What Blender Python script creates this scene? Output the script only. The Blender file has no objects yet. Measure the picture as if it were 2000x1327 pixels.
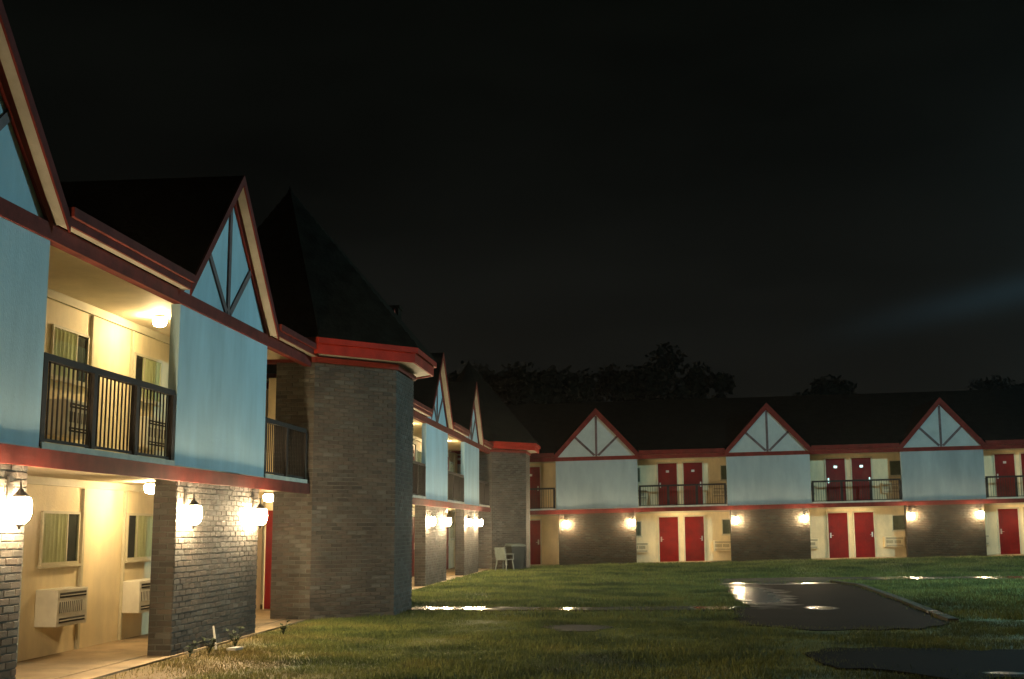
import bpy, math, random
import numpy as np
from mathutils import Matrix, Vector

C = bpy.context.scene.collection
PI = math.pi
random.seed(7)
rng = np.random.default_rng(7)

# ------------------------------------------------------------------ camera
YAW, PITCH, ROLL, EYE, FPX = 0.104284, 0.154984, 0.003763, 1.63, 2352.9
cy, sy, cp, sp = math.cos(YAW), math.sin(YAW), math.cos(PITCH), math.sin(PITCH)
fw = Vector((-sy * cp, cy * cp, sp)); rt = Vector((cy, sy, 0)); up = rt.cross(fw)
cr, sr = math.cos(ROLL), math.sin(ROLL)
r2 = cr * rt - sr * up; u2 = sr * rt + cr * up
cam_data = bpy.data.cameras.new("camera")
cam = bpy.data.objects.new("camera", cam_data); C.objects.link(cam)
cam.matrix_world = Matrix(((r2.x, u2.x, -fw.x, 0), (r2.y, u2.y, -fw.y, 0), (r2.z, u2.z, -fw.z, EYE), (0, 0, 0, 1)))
cam_data.sensor_width = 36.0
cam_data.lens = 36.0 * FPX / 2000.0
cam_data.clip_start = 0.1; cam_data.clip_end = 2000
bpy.context.scene.camera = cam

# ------------------------------------------------------------------ world: overcast night sky with town glow
world = bpy.data.worlds.new("World"); bpy.context.scene.world = world
world.use_nodes = True
wn, wl = world.node_tree.nodes, world.node_tree.links
bg = wn["Background"]
tc = wn.new("ShaderNodeTexCoord"); sx = wn.new("ShaderNodeSeparateXYZ")
wl.new(tc.outputs["Generated"], sx.inputs[0])
rmp = wn.new("ShaderNodeValToRGB")
rmp.color_ramp.elements[0].position = 0.0; rmp.color_ramp.elements[0].color = (0.0075, 0.0078, 0.0064, 1)
rmp.color_ramp.elements[1].position = 0.55; rmp.color_ramp.elements[1].color = (0.0012, 0.0016, 0.0010, 1)
e = rmp.color_ramp.elements.new(0.13); e.color = (0.0058, 0.0061, 0.0052, 1)
e = rmp.color_ramp.elements.new(0.27); e.color = (0.0027, 0.0031, 0.0026, 1)
wl.new(sx.outputs["Z"], rmp.inputs[0])
nz = wn.new("ShaderNodeTexNoise"); nz.inputs["Scale"].default_value = 2.2; nz.inputs["Detail"].default_value = 5
mp = wn.new("ShaderNodeMapping"); mp.inputs["Scale"].default_value = (1, 1, 3.2)
wl.new(tc.outputs["Generated"], mp.inputs[0]); wl.new(mp.outputs[0], nz.inputs["Vector"])
mr = wn.new("ShaderNodeMapRange"); mr.inputs["From Min"].default_value = 0.3; mr.inputs["From Max"].default_value = 0.7
mr.inputs["To Min"].default_value = 0.5; mr.inputs["To Max"].default_value = 1.5
wl.new(nz.outputs[0], mr.inputs[0])
vm = wn.new("ShaderNodeVectorMath"); vm.operation = 'SCALE'
wl.new(rmp.outputs[0], vm.inputs[0]); wl.new(mr.outputs[0], vm.inputs["Scale"])
# faint blue lens-flare streak painted into the sky over the last gable
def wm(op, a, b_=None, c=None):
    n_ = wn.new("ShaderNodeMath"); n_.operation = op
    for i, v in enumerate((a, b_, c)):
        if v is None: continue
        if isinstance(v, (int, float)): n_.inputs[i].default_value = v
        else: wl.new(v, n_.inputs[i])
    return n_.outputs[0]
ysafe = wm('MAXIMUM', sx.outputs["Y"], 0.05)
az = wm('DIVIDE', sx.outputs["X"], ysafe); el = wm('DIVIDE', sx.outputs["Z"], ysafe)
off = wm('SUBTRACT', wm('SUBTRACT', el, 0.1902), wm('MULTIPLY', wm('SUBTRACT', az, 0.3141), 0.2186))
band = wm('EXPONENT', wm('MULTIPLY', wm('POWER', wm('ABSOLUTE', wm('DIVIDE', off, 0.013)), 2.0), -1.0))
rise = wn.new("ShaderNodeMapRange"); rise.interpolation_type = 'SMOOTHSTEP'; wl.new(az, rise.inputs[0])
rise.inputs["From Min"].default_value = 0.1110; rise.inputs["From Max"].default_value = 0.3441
streak = wm('MULTIPLY', wm('MULTIPLY', band, rise.outputs[0]), wm('MULTIPLY', nz.outputs[0], 2.0))
cv = wn.new("ShaderNodeVectorMath"); cv.operation = 'SCALE'; cv.inputs[0].default_value = (0.0030, 0.0085, 0.0120); wl.new(streak, cv.inputs["Scale"])
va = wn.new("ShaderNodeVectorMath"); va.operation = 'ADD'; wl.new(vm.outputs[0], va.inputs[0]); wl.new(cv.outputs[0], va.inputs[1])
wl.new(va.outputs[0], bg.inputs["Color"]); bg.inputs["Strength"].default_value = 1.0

sc = bpy.context.scene
sc.view_settings.view_transform = 'Standard'; sc.view_settings.look = 'None'
sc.view_settings.exposure = 0.0; sc.view_settings.gamma = 1.0
sc.view_settings.use_curve_mapping = False
sc.cycles.use_denoising = True
sc.cycles.max_bounces = 6; sc.cycles.diffuse_bounces = 4; sc.cycles.glossy_bounces = 3
sc.cycles.sample_clamp_indirect = 4.0

# the cold floodlight on the pole at the right of the courtyard (out of frame)
POLE = Vector((15.5, 29.0, 0)); POLE_H = 8.0
FLOOD_W = 8800; FLOOD_COL = (0.50, 0.93, 1.0)
LAMP_L = 900.0; LAMP_COL = (1.0, 0.75, 0.43)
GLOBE_L = 330.0; GLOBE_COL = (1.0, 0.72, 0.36)

# ------------------------------------------------------------------ materials
def N(t, k): return t.nodes.new(k)
def mat(name, col, rough=0.8, noise=0.12, scale=4.0, bump=0.0, bscale=60.0, spec=0.3, emit=None, estr=0, col2=None, metal=0.0, stretch=(1, 1, 1)):
    m = bpy.data.materials.new(name); m.use_nodes = True
    t = m.node_tree; b = t.nodes["Principled BSDF"]
    b.inputs["Roughness"].default_value = rough; b.inputs["Specular IOR Level"].default_value = spec
    b.inputs["Metallic"].default_value = metal
    g = N(t, "ShaderNodeNewGeometry"); mpn = N(t, "ShaderNodeMapping"); mpn.inputs["Scale"].default_value = stretch
    t.links.new(g.outputs["Position"], mpn.inputs[0])
    n1 = N(t, "ShaderNodeTexNoise"); n1.inputs["Scale"].default_value = scale; n1.inputs["Detail"].default_value = 6
    n1.inputs["Roughness"].default_value = 0.65
    t.links.new(mpn.outputs[0], n1.inputs["Vector"])
    mx = N(t, "ShaderNodeMix"); mx.data_type = 'RGBA'
    c2 = col2 or tuple(c * (1 - noise * 2.2) for c in col)
    mx.inputs["A"].default_value = (*[min(1, c * (1 + noise)) for c in col], 1) if not col2 else (*col, 1)
    mx.inputs["B"].default_value = (*c2, 1)
    r = N(t, "ShaderNodeMapRange"); r.inputs["From Min"].default_value = 0.35; r.inputs["From Max"].default_value = 0.68
    t.links.new(n1.outputs[0], r.inputs[0]); t.links.new(r.outputs[0], mx.inputs["Factor"])
    t.links.new(mx.outputs["Result"], b.inputs["Base Color"])
    if bump > 0:
        n2 = N(t, "ShaderNodeTexNoise"); n2.inputs["Scale"].default_value = bscale; n2.inputs["Detail"].default_value = 3
        t.links.new(mpn.outputs[0], n2.inputs["Vector"])
        bp = N(t, "ShaderNodeBump"); bp.inputs["Strength"].default_value = bump; bp.inputs["Distance"].default_value = 0.02
        t.links.new(n2.outputs[0], bp.inputs["Height"]); t.links.new(bp.outputs[0], b.inputs["Normal"])
    if emit:
        b.inputs["Emission Color"].default_value = (*emit, 1); b.inputs["Emission Strength"].default_value = estr
    return m

M = {}
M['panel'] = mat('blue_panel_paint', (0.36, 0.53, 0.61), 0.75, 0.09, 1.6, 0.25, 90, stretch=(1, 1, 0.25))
M['panel_grey'] = mat('grey_panel_paint', (0.25, 0.31, 0.335), 0.75, 0.12, .9, 0.25, 90, stretch=(1, 1, 0.25))  # same panel paint, with the right wing's duller light put into the colour
M['gable_grey'] = mat('grey_gable_paint', (0.34, 0.38, 0.38), 0.7, 0.06, 1.6, 0.25, 90)  # gable paint greyed to carry the right wing's duller light
M['cream'] = mat('cream_wall_paint', (0.72, 0.61, 0.39), 0.65, 0.11, 1.5, 0.2, 70, stretch=(1, 1, .4))
M['ceiling'] = mat('ceiling_paint', (0.70, 0.60, 0.42), 0.7, 0.06, 2.0, 0.2, 60)
M['trim'] = mat('dark_red_trim_paint', (0.135, 0.021, 0.016), 0.75, 0.18, 3.0, 0.1, 50, spec=0.12)
M['red'] = mat('red_fascia_paint', (0.25, 0.018, 0.009), 0.7, 0.15, 2.0, 0.1, 50, spec=0.12)
M['door'] = mat('red_door_paint', (0.135, 0.0035, 0.0022), 0.5, 0.15, 2.0, spec=0.12)
M['timber'] = mat('dark_timber', (0.105, 0.066, 0.068), 0.6, 0.2, 5.0, 0.2, 60)
M['soffit'] = mat('beige_soffit', (0.30, 0.28, 0.23), 0.75, 0.08, 3.0, 0.15, 60)
M['roof'] = mat('black_shingles', (0.009, 0.0095, 0.0075), 0.95, 0.3, 3.0, 0.7, 14, spec=0.02)
M['rail'] = mat('black_brown_iron', (0.014, 0.010, 0.008), 0.75, 0.2, 8.0)
M['concrete'] = mat('walk_concrete', (0.30, 0.22, 0.13), 0.75, 0.18, 1.6, 0.3, 40)
M['slab_white'] = mat('slab_edge_paint', (0.62, 0.56, 0.46), 0.7, 0.1, 4.0)
M['white'] = mat('off_white_enamel', (0.62, 0.60, 0.52), 0.45, 0.06, 5.0)
M['dark'] = mat('dark_opening', (0.015, 0.014, 0.012), 0.8, 0.1, 5.0)
M['curtain'] = mat('curtain_cloth', (0.70, 0.64, 0.40), 0.9, 0.12, 6.0, 0.2, 50, stretch=(1, 1, 0.15))
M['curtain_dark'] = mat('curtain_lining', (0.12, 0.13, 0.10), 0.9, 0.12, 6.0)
M['frame'] = mat('window_frame_paint', (0.50, 0.46, 0.33), 0.6, 0.05, 5.0)
M['metal'] = mat('lamp_metal', (0.05, 0.045, 0.04), 0.4, 0.1, 8.0, metal=0.6)
M['nickel'] = mat('door_hardware', (0.6, 0.57, 0.5), 0.3, 0.05, 8.0, metal=0.8)
M['glow'] = mat('lantern_glass', (0.9, 0.8, 0.6), 0.4, 0.0, 3.0, emit=LAMP_COL, estr=LAMP_L)
M['globe'] = mat('ceiling_lamp_glass', (0.9, 0.8, 0.6), 0.4, 0.0, 3.0, emit=GLOBE_COL, estr=GLOBE_L)
M['globe_dim'] = mat('flush_lamp_glass', (0.9, 0.8, 0.6), 0.4, 0.0, 3.0, emit=(1.0, 0.76, 0.42), estr=85)
M['mortar_dark'] = mat('dark_mortar', (0.028, 0.027, 0.021), 0.95, 0.2, 3.0, 0.4, 90)  # mortar darkened to carry the dim light on the right wing
M['mortar'] = mat('mortar', (0.078, 0.079, 0.070), 0.95, 0.2, 3.0, 0.4, 90)
M['bark'] = mat('bark', (0.05, 0.04, 0.03), 0.9, 0.3, 4.0, 0.5, 20)
M['leaf'] = mat('tree_leaves', (0.010, 0.013, 0.007), 0.8, 0.3, 0.6)
M['weed'] = mat('weed_leaves', (0.03, 0.045, 0.018), 0.9, 0.3, 12.0)
M['plastic'] = mat('pale_plastic', (0.10, 0.12, 0.11), 0.5, 0.1, 6.0)
M['black_plastic'] = mat('black_plastic', (0.02, 0.022, 0.02), 0.45, 0.1, 6.0)
M['litter'] = mat('pale_litter', (0.26, 0.25, 0.22), 0.6, 0.1, 9.0)
M['steel'] = mat('galvanised_pole', (0.35, 0.36, 0.36), 0.5, 0.1, 5.0, metal=0.7)

def glass_mat():
    m = bpy.data.materials.new('window_glass'); m.use_nodes = True; t = m.node_tree
    t.nodes.remove(t.nodes["Principled BSDF"]); out = t.nodes["Material Output"]
    tr = N(t, "ShaderNodeBsdfTransparent"); tr.inputs[0].default_value = (0.88, 0.92, 0.88, 1)
    gl = N(t, "ShaderNodeBsdfGlossy"); gl.inputs["Roughness"].default_value = 0.03
    lw = N(t, "ShaderNodeLayerWeight"); lw.inputs[0].default_value = 0.5
    fr = N(t, "ShaderNodeMath"); fr.operation = 'POWER'; fr.inputs[1].default_value = 5.0; t.links.new(lw.outputs["Facing"], fr.inputs[0])
    n1 = N(t, "ShaderNodeTexNoise"); n1.inputs["Scale"].default_value = 3.0
    bp = N(t, "ShaderNodeBump"); bp.inputs["Strength"].default_value = 0.05; t.links.new(n1.outputs[0], bp.inputs["Height"])
    t.links.new(bp.outputs[0], gl.inputs["Normal"])
    mx = N(t, "ShaderNodeMixShader"); t.links.new(fr.outputs[0], mx.inputs[0]); t.links.new(tr.outputs[0], mx.inputs[1]); t.links.new(gl.outputs[0], mx.inputs[2])
    t.links.new(mx.outputs[0], out.inputs["Surface"]); return m
M['glass'] = glass_mat()

def brick_mat(nm, k, gr):
    m = bpy.data.materials.new(nm); m.use_nodes = True; t = m.node_tree; b = t.nodes["Principled BSDF"]
    b.inputs["Roughness"].default_value = 0.85; b.inputs["Specular IOR Level"].default_value = 0.25
    g = N(t, "ShaderNodeNewGeometry"); oi = N(t, "ShaderNodeObjectInfo")
    ad = N(t, "ShaderNodeMath"); ad.operation = 'ADD'; t.links.new(g.outputs["Random Per Island"], ad.inputs[0]); t.links.new(oi.outputs["Random"], ad.inputs[1])
    fr = N(t, "ShaderNodeMath"); fr.operation = 'FRACT'; t.links.new(ad.outputs[0], fr.inputs[0])
    r = N(t, "ShaderNodeValToRGB"); r.color_ramp.interpolation = 'LINEAR'
    els = [(0.0, (0.026, 0.022, 0.014)), (0.25, (0.052, 0.031, 0.016)), (0.5, (0.038, 0.032, 0.021)), (0.72, (0.060, 0.036, 0.018)), (0.88, (0.042, 0.040, 0.030)), (1.0, (0.062, 0.056, 0.042))]
    els = [(a_, tuple(k * (c_ * (1 - gr) + gr * sum(q) / 3) for c_ in q)) for a_, q in els]
    r.color_ramp.elements[0].color = (*els[0][1], 1); r.color_ramp.elements[1].color = (*els[-1][1], 1)
    for p_, c_ in els[1:-1]:
        q_ = r.color_ramp.elements.new(p_); q_.color = (*c_, 1)
    t.links.new(fr.outputs[0], r.inputs[0])
    n1 = N(t, "ShaderNodeTexNoise"); n1.inputs["Scale"].default_value = 1.4; n1.inputs["Detail"].default_value = 5
    t.links.new(g.outputs["Position"], n1.inputs["Vector"])
    mr_ = N(t, "ShaderNodeMapRange"); mr_.inputs["From Min"].default_value = 0.3; mr_.inputs["From Max"].default_value = 0.7
    mr_.inputs["To Min"].default_value = 0.65; mr_.inputs["To Max"].default_value = 1.35; t.links.new(n1.outputs[0], mr_.inputs[0])
    v = N(t, "ShaderNodeVectorMath"); v.operation = 'SCALE'; t.links.new(r.outputs[0], v.inputs[0]); t.links.new(mr_.outputs[0], v.inputs["Scale"])
    t.links.new(v.outputs[0], b.inputs["Base Color"])
    n2 = N(t, "ShaderNodeTexNoise"); n2.inputs["Scale"].default_value = 70; t.links.new(g.outputs["Position"], n2.inputs["Vector"])
    bp = N(t, "ShaderNodeBump"); bp.inputs["Strength"].default_value = 0.5; bp.inputs["Distance"].default_value = 0.01
    t.links.new(n2.outputs[0], bp.inputs["Height"]); t.links.new(bp.outputs[0], b.inputs["Normal"])
    return m
M['brick'] = brick_mat('mixed_grey_brown_brick', 1.30, .62)
M['brick_dark'] = brick_mat('dark_brown_brick', .62, .1)  # same brick, the right wing's dimness put into its colour

def grass_mat(name, ground):
    m = bpy.data.materials.new(name); m.use_nodes = True; t = m.node_tree; b = t.nodes["Principled BSDF"]
    b.inputs["Roughness"].default_value = 0.7; b.inputs["Specular IOR Level"].default_value = 0.2
    g = N(t, "ShaderNodeNewGeometry")
    n1 = N(t, "ShaderNodeTexNoise"); n1.inputs["Scale"].default_value = 0.55; n1.inputs["Detail"].default_value = 7; n1.inputs["Roughness"].default_value = 0.6
    t.links.new(g.outputs["Position"], n1.inputs["Vector"])
    r = N(t, "ShaderNodeValToRGB")
    els = [(0.34, (0.026, 0.037, 0.011)), (0.46, (0.060, 0.080, 0.021)), (0.57, (0.102, 0.117, 0.030)), (0.72, (0.140, 0.128, 0.038))]
    r.color_ramp.elements[0].position = els[0][0]; r.color_ramp.elements[0].color = (*els[0][1], 1)
    r.color_ramp.elements[1].position = els[3][0]; r.color_ramp.elements[1].color = (*els[3][1], 1)
    for p_, c_ in els[1:3]:
        q_ = r.color_ramp.elements.new(p_); q_.color = (*c_, 1)
    t.links.new(n1.outputs[0], r.inputs[0])
    # bare sandy earth worn along the foot of the left wing
    s = N(t, "ShaderNodeSeparateXYZ"); t.links.new(g.outputs["Position"], s.inputs[0])
    n3 = N(t, "ShaderNodeTexNoise"); n3.inputs["Scale"].default_value = 0.9; n3.inputs["Detail"].default_value = 5; t.links.new(g.outputs["Position"], n3.inputs["Vector"])
    mu = N(t, "ShaderNodeMath"); mu.operation = 'MULTIPLY_ADD'; mu.inputs[1].default_value = 5.0; t.links.new(n3.outputs[0], mu.inputs[0]); t.links.new(s.outputs["X"], mu.inputs[2])
    y1 = N(t, "ShaderNodeMath"); y1.operation = 'MULTIPLY_ADD'; y1.inputs[1].default_value = 0.28; t.links.new(s.outputs["Y"], y1.inputs[0]); t.links.new(mu.outputs[0], y1.inputs[2])
    mr_ = N(t, "ShaderNodeMapRange"); mr_.inputs["From Min"].default_value = 0.9; mr_.inputs["From Max"].default_value = 3.2
    mr_.inputs["To Min"].default_value = 1.0; mr_.inputs["To Max"].default_value = 0.0; t.links.new(y1.outputs[0], mr_.inputs[0])
    mx = N(t, "ShaderNodeMix"); mx.data_type = 'RGBA'
    if ground:
        t.links.new(mr_.outputs[0], mx.inputs["Factor"])
    else:
        h_ = N(t, "ShaderNodeMath"); h_.operation = 'MULTIPLY'; h_.inputs[1].default_value = 0.6; t.links.new(mr_.outputs[0], h_.inputs[0]); t.links.new(h_.outputs[0], mx.inputs["Factor"])
    t.links.new(r.outputs[0], mx.inputs["A"]); mx.inputs["B"].default_value = (0.15, 0.100, 0.036, 1)
    last = mx.outputs["Result"]
    if not ground:
        v = N(t, "ShaderNodeVectorMath"); v.operation = 'SCALE'; ml = N(t, "ShaderNodeMapRange"); ml.inputs["To Min"].default_value = 0.65; ml.inputs["To Max"].default_value = 1.6
        t.links.new(g.outputs["Random Per Island"], ml.inputs[0]); t.links.new(last, v.inputs[0]); t.links.new(ml.outputs[0], v.inputs["Scale"]); last = v.outputs[0]
    t.links.new(last, b.inputs["Base Color"])
    if ground:
        n2 = N(t, "ShaderNodeTexNoise"); n2.inputs["Scale"].default_value = 25; n2.inputs["Detail"].default_value = 6; t.links.new(g.outputs["Position"], n2.inputs["Vector"])
        bp = N(t, "ShaderNodeBump"); bp.inputs["Strength"].default_value = 0.8; bp.inputs["Distance"].default_value = 0.05
        t.links.new(n2.outputs[0], bp.inputs["Height"]); t.links.new(bp.outputs[0], b.inputs["Normal"])
    return m
M['lawn'] = grass_mat('lawn_earth', True); M['blades'] = grass_mat('grass_blades', False)

def wet_mat(name, col, rlo, rhi, scale=1.2, pool=None):
    m = bpy.data.materials.new(name); m.use_nodes = True; t = m.node_tree; b = t.nodes["Principled BSDF"]
    g = N(t, "ShaderNodeNewGeometry")
    n1 = N(t, "ShaderNodeTexNoise"); n1.inputs["Scale"].default_value = scale; n1.inputs["Detail"].default_value = 5; t.links.new(g.outputs["Position"], n1.inputs["Vector"])
    mr_ = N(t, "ShaderNodeMapRange"); mr_.inputs["From Min"].default_value = 0.4; mr_.inputs["From Max"].default_value = 0.62
    mr_.inputs["To Min"].default_value = rlo; mr_.inputs["To Max"].default_value = rhi; t.links.new(n1.outputs[0], mr_.inputs[0])
    last = mr_.outputs[0]
    if pool:   # standing water round a few low spots: (x, y, rx, ry)
        acc = None
        for (px_, py_, rx_, ry_) in pool:
            sb = N(t, "ShaderNodeVectorMath"); sb.operation = 'SUBTRACT'; sb.inputs[1].default_value = (px_, py_, 0); t.links.new(g.outputs["Position"], sb.inputs[0])
            ml = N(t, "ShaderNodeVectorMath"); ml.operation = 'MULTIPLY'; ml.inputs[1].default_value = (1 / rx_, 1 / ry_, 0); t.links.new(sb.outputs[0], ml.inputs[0])
            ln = N(t, "ShaderNodeVectorMath"); ln.operation = 'LENGTH'; t.links.new(ml.outputs[0], ln.inputs[0])
            if acc is None: acc = ln.outputs["Value"]
            else:
                mn = N(t, "ShaderNodeMath"); mn.operation = 'MINIMUM'; t.links.new(acc, mn.inputs[0]); t.links.new(ln.outputs["Value"], mn.inputs[1]); acc = mn.outputs[0]
        ad = N(t, "ShaderNodeMath"); ad.operation = 'MULTIPLY_ADD'; ad.inputs[1].default_value = 1.6; t.links.new(n1.outputs[0], ad.inputs[0]); t.links.new(acc, ad.inputs[2])
        m2 = N(t, "ShaderNodeMapRange"); m2.inputs["From Min"].default_value = 1.5; m2.inputs["From Max"].default_value = 1.95; m2.inputs["To Min"].default_value = rlo; m2.inputs["To Max"].default_value = rhi
        t.links.new(ad.outputs[0], m2.inputs[0]); last = m2.outputs[0]
        sp_ = N(t, "ShaderNodeMapRange"); sp_.inputs["From Min"].default_value = 1.5; sp_.inputs["From Max"].default_value = 1.95; sp_.inputs["To Min"].default_value = .55; sp_.inputs["To Max"].default_value = .02
        t.links.new(ad.outputs[0], sp_.inputs[0]); t.links.new(sp_.outputs[0], b.inputs["Specular IOR Level"])
    t.links.new(last, b.inputs["Roughness"])
    mx = N(t, "ShaderNodeMix"); mx.data_type = 'RGBA'; mx.inputs["A"].default_value = (*[c * 0.7 for c in col], 1); mx.inputs["B"].default_value = (*[c * 1.3 for c in col], 1)
    t.links.new(n1.outputs[0], mx.inputs["Factor"]); t.links.new(mx.outputs["Result"], b.inputs["Base Color"])
    n2 = N(t, "ShaderNodeTexNoise"); n2.inputs["Scale"].default_value = 9; t.links.new(g.outputs["Position"], n2.inputs["Vector"])
    bp = N(t, "ShaderNodeBump"); bp.inputs["Strength"].default_value = 0.12; bp.inputs["Distance"].default_value = 0.01
    t.links.new(n2.outputs[0], bp.inputs["Height"]); t.links.new(bp.outputs[0], b.inputs["Normal"])
    return m
M['asphalt'] = wet_mat('wet_asphalt', (0.008, 0.0085, 0.0088), 0.27, 0.75, .9, pool=[(2.6, 31, .9, 5), (3.6, 36.6, 2.2, .9), (3.6, 25.5, .3, .6)])
M['damp_asphalt'] = wet_mat('damp_asphalt', (0.004, 0.004, 0.004), 0.3, 1.0, .9, pool=[(4.0, 14.4, .25, .15)])
M['wet_concrete'] = wet_mat('wet_concrete', (0.045, 0.044, 0.036), 0.14, 0.75, 1.4, pool=[(-3.9, 24.8, 1.1, 2.0), (-1.7, 24.8, .5, 1), (1.5, 25.2, .5, 1), (8.3, 39.3, 1.0, 2), (11.5, 40.5, 1.0, 2), (5.5, 23.6, .2, .5)])

# ------------------------------------------------------------------ mesh helpers
class MB:
    """collects shapes; build() links them as one mesh object"""
    def __init__(s): s.v = []; s.f = []
    def add(s, vs, fs):
        o = len(s.v); s.v += [tuple(p) for p in vs]; s.f += [tuple(o + i for i in f) for f in fs]; return s
    def box(s, x0, x1, y0, y1, z0, z1):
        vs = [(x0, y0, z0), (x1, y0, z0), (x1, y1, z0), (x0, y1, z0), (x0, y0, z1), (x1, y0, z1), (x1, y1, z1), (x0, y1, z1)]
        return s.add(vs, [(0, 3, 2, 1), (4, 5, 6, 7), (0, 1, 5, 4), (1, 2, 6, 5), (2, 3, 7, 6), (3, 0, 4, 7)])
    def prism(s, poly, axis, a, b):
        """extrude polygon (2-D) along axis 'v' (poly in u,z) or 'z' (poly in x,y)"""
        n = len(poly)
        if axis == 'v': lo = [(p[0], a, p[1]) for p in poly]; hi = [(p[0], b, p[1]) for p in poly]
        elif axis == 'u': lo = [(a, p[0], p[1]) for p in poly]; hi = [(b, p[0], p[1]) for p in poly]
        else: lo = [(p[0], p[1], a) for p in poly]; hi = [(p[0], p[1], b) for p in poly]
        fs = [tuple(range(n))[::-1], tuple(range(n, 2 * n))] + [(i, (i + 1) % n, n + (i + 1) % n, n + i) for i in range(n)]
        return s.add(lo + hi, fs)
    def lathe(s, prof, cx=0, cy_=0, n=12):
        vs = []; fs = []
        for (r, z) in prof:
            for k in range(n): a = 2 * PI * k / n; vs.append((cx + r * math.cos(a), cy_ + r * math.sin(a), z))
        for j in range(len(prof) - 1):
            for k in range(n): fs.append((j * n + k, j * n + (k + 1) % n, (j + 1) * n + (k + 1) % n, (j + 1) * n + k))
        fs.append(tuple(range(n))[::-1]); fs.append(tuple((len(prof) - 1) * n + k for k in range(n)))
        return s.add(vs, fs)
    def tube(s, p, q, r0, r1=None, n=6):
        r1 = r0 if r1 is None else r1; p = Vector(p); q = Vector(q); d = (q - p).normalized()
        a = d.cross(Vector((0, 0, 1))) if abs(d.z) < 0.9 else d.cross(Vector((1, 0, 0))); a.normalize(); b = d.cross(a)
        vs = [p + r0 * (math.cos(2 * PI * k / n) * a + math.sin(2 * PI * k / n) * b) for k in range(n)] + [q + r1 * (math.cos(2 * PI * k / n) * a + math.sin(2 * PI * k / n) * b) for k in range(n)]
        return s.add(vs, [(k, (k + 1) % n, n + (k + 1) % n, n + k) for k in range(n)] + [tuple(range(n))[::-1], tuple(range(n, 2 * n))])
    def bar(s, p, q, w, v0, v1):
        """flat board in the u-z plane from p to q, width w, between depths v0 and v1"""
        dx, dz = q[0] - p[0], q[1] - p[1]; L = math.hypot(dx, dz); nx, nz_ = -dz / L * w / 2, dx / L * w / 2
        poly = [(p[0] - nx, p[1] - nz_), (q[0] - nx, q[1] - nz_), (q[0] + nx, q[1] + nz_), (p[0] + nx, p[1] + nz_)]
        return s.prism(poly, 'v', v0, v1)
    def build(s, name, m, parent=None, sh=None, bevel=0):
        vs = s.v if sh is None else [(x, y, z + sh(x)) for x, y, z in s.v]
        me = bpy.data.meshes.new(name); me.from_pydata(vs, [], s.f); me.validate(); me.update()
        o = bpy.data.objects.new(name, me); C.objects.link(o); me.materials.append(M[m] if isinstance(m, str) else m)
        if parent: o.parent = parent
        if bevel:
            b = o.modifiers.new('bevel', 'BEVEL'); b.width = bevel; b.segments = 2; b.limit_method = 'ANGLE'
        return o

def tag(o, label=None, cat=None, group=None, kind=None):
    if label: o['label'] = label
    if cat: o['category'] = cat
    if group: o['group'] = group
    if kind: o['kind'] = kind
    return o
def empty(name, mw, label=None, cat=None, group=None):
    o = bpy.data.objects.new(name, None); C.objects.link(o); o.matrix_world = mw; o.empty_display_size = 0.2
    return tag(o, label, cat, group)
def children(o): return [c for c in bpy.data.objects if c.parent == o]
def copy_tree(o, mw=None, parent=None, kids=None):
    c = o.copy(); C.objects.link(c)
    if parent: c.parent = parent
    if mw is not None: c.matrix_world = mw
    for ch in kids[o.name] if kids and o.name in kids else children(o): copy_tree(ch, None, c, kids)
    return c
def kid_map(o):
    d = {}; st = [o]
    while st:
        x = st.pop(); d[x.name] = children(x); st += d[x.name]
    return d

# ------------------------------------------------------------------ bricks
BL, BH, BJ = 0.205, 0.064, 0.012
_bm = {}
def brick_mesh(L):
    k = round(L, 3)
    if k not in _bm:
        b = MB(); e_ = 0.004; x, y, z = L / 2, 0.006, BH / 2
        vs = [(-x, y, -z), (x, y, -z), (x, y, z), (-x, y, z), (-x + e_, -y, -z + e_), (x - e_, -y, -z + e_), (x - e_, -y, z - e_), (-x + e_, -y, z - e_)]
        b.add(vs, [(4, 5, 6, 7), (0, 1, 5, 4), (1, 2, 6, 5), (2, 3, 7, 6), (3, 0, 4, 7)])
        me = bpy.data.meshes.new('brick'); me.from_pydata(b.v, [], b.f); me.update(); me.materials.append(M['brick']); _bm[k] = me
    return _bm[k]
def brick_layout(L, z0, z1, first=0):
    """list of (centre along the wall, z centre, length)"""
    out = []; row = 0; z = z0
    while z + BH <= z1 + 0.02:
        x = 0 if row % 2 == 0 else -(BL + BJ) / 2
        while x < L - 0.03:
            a, b = max(x, 0), min(x + BL, L)
            if b - a > 0.04: out.append(((a + b) / 2, z + BH / 2, round(b - a, 3)))
            x += BL + BJ
        row += 1; z += BH + BJ
    return out
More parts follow.
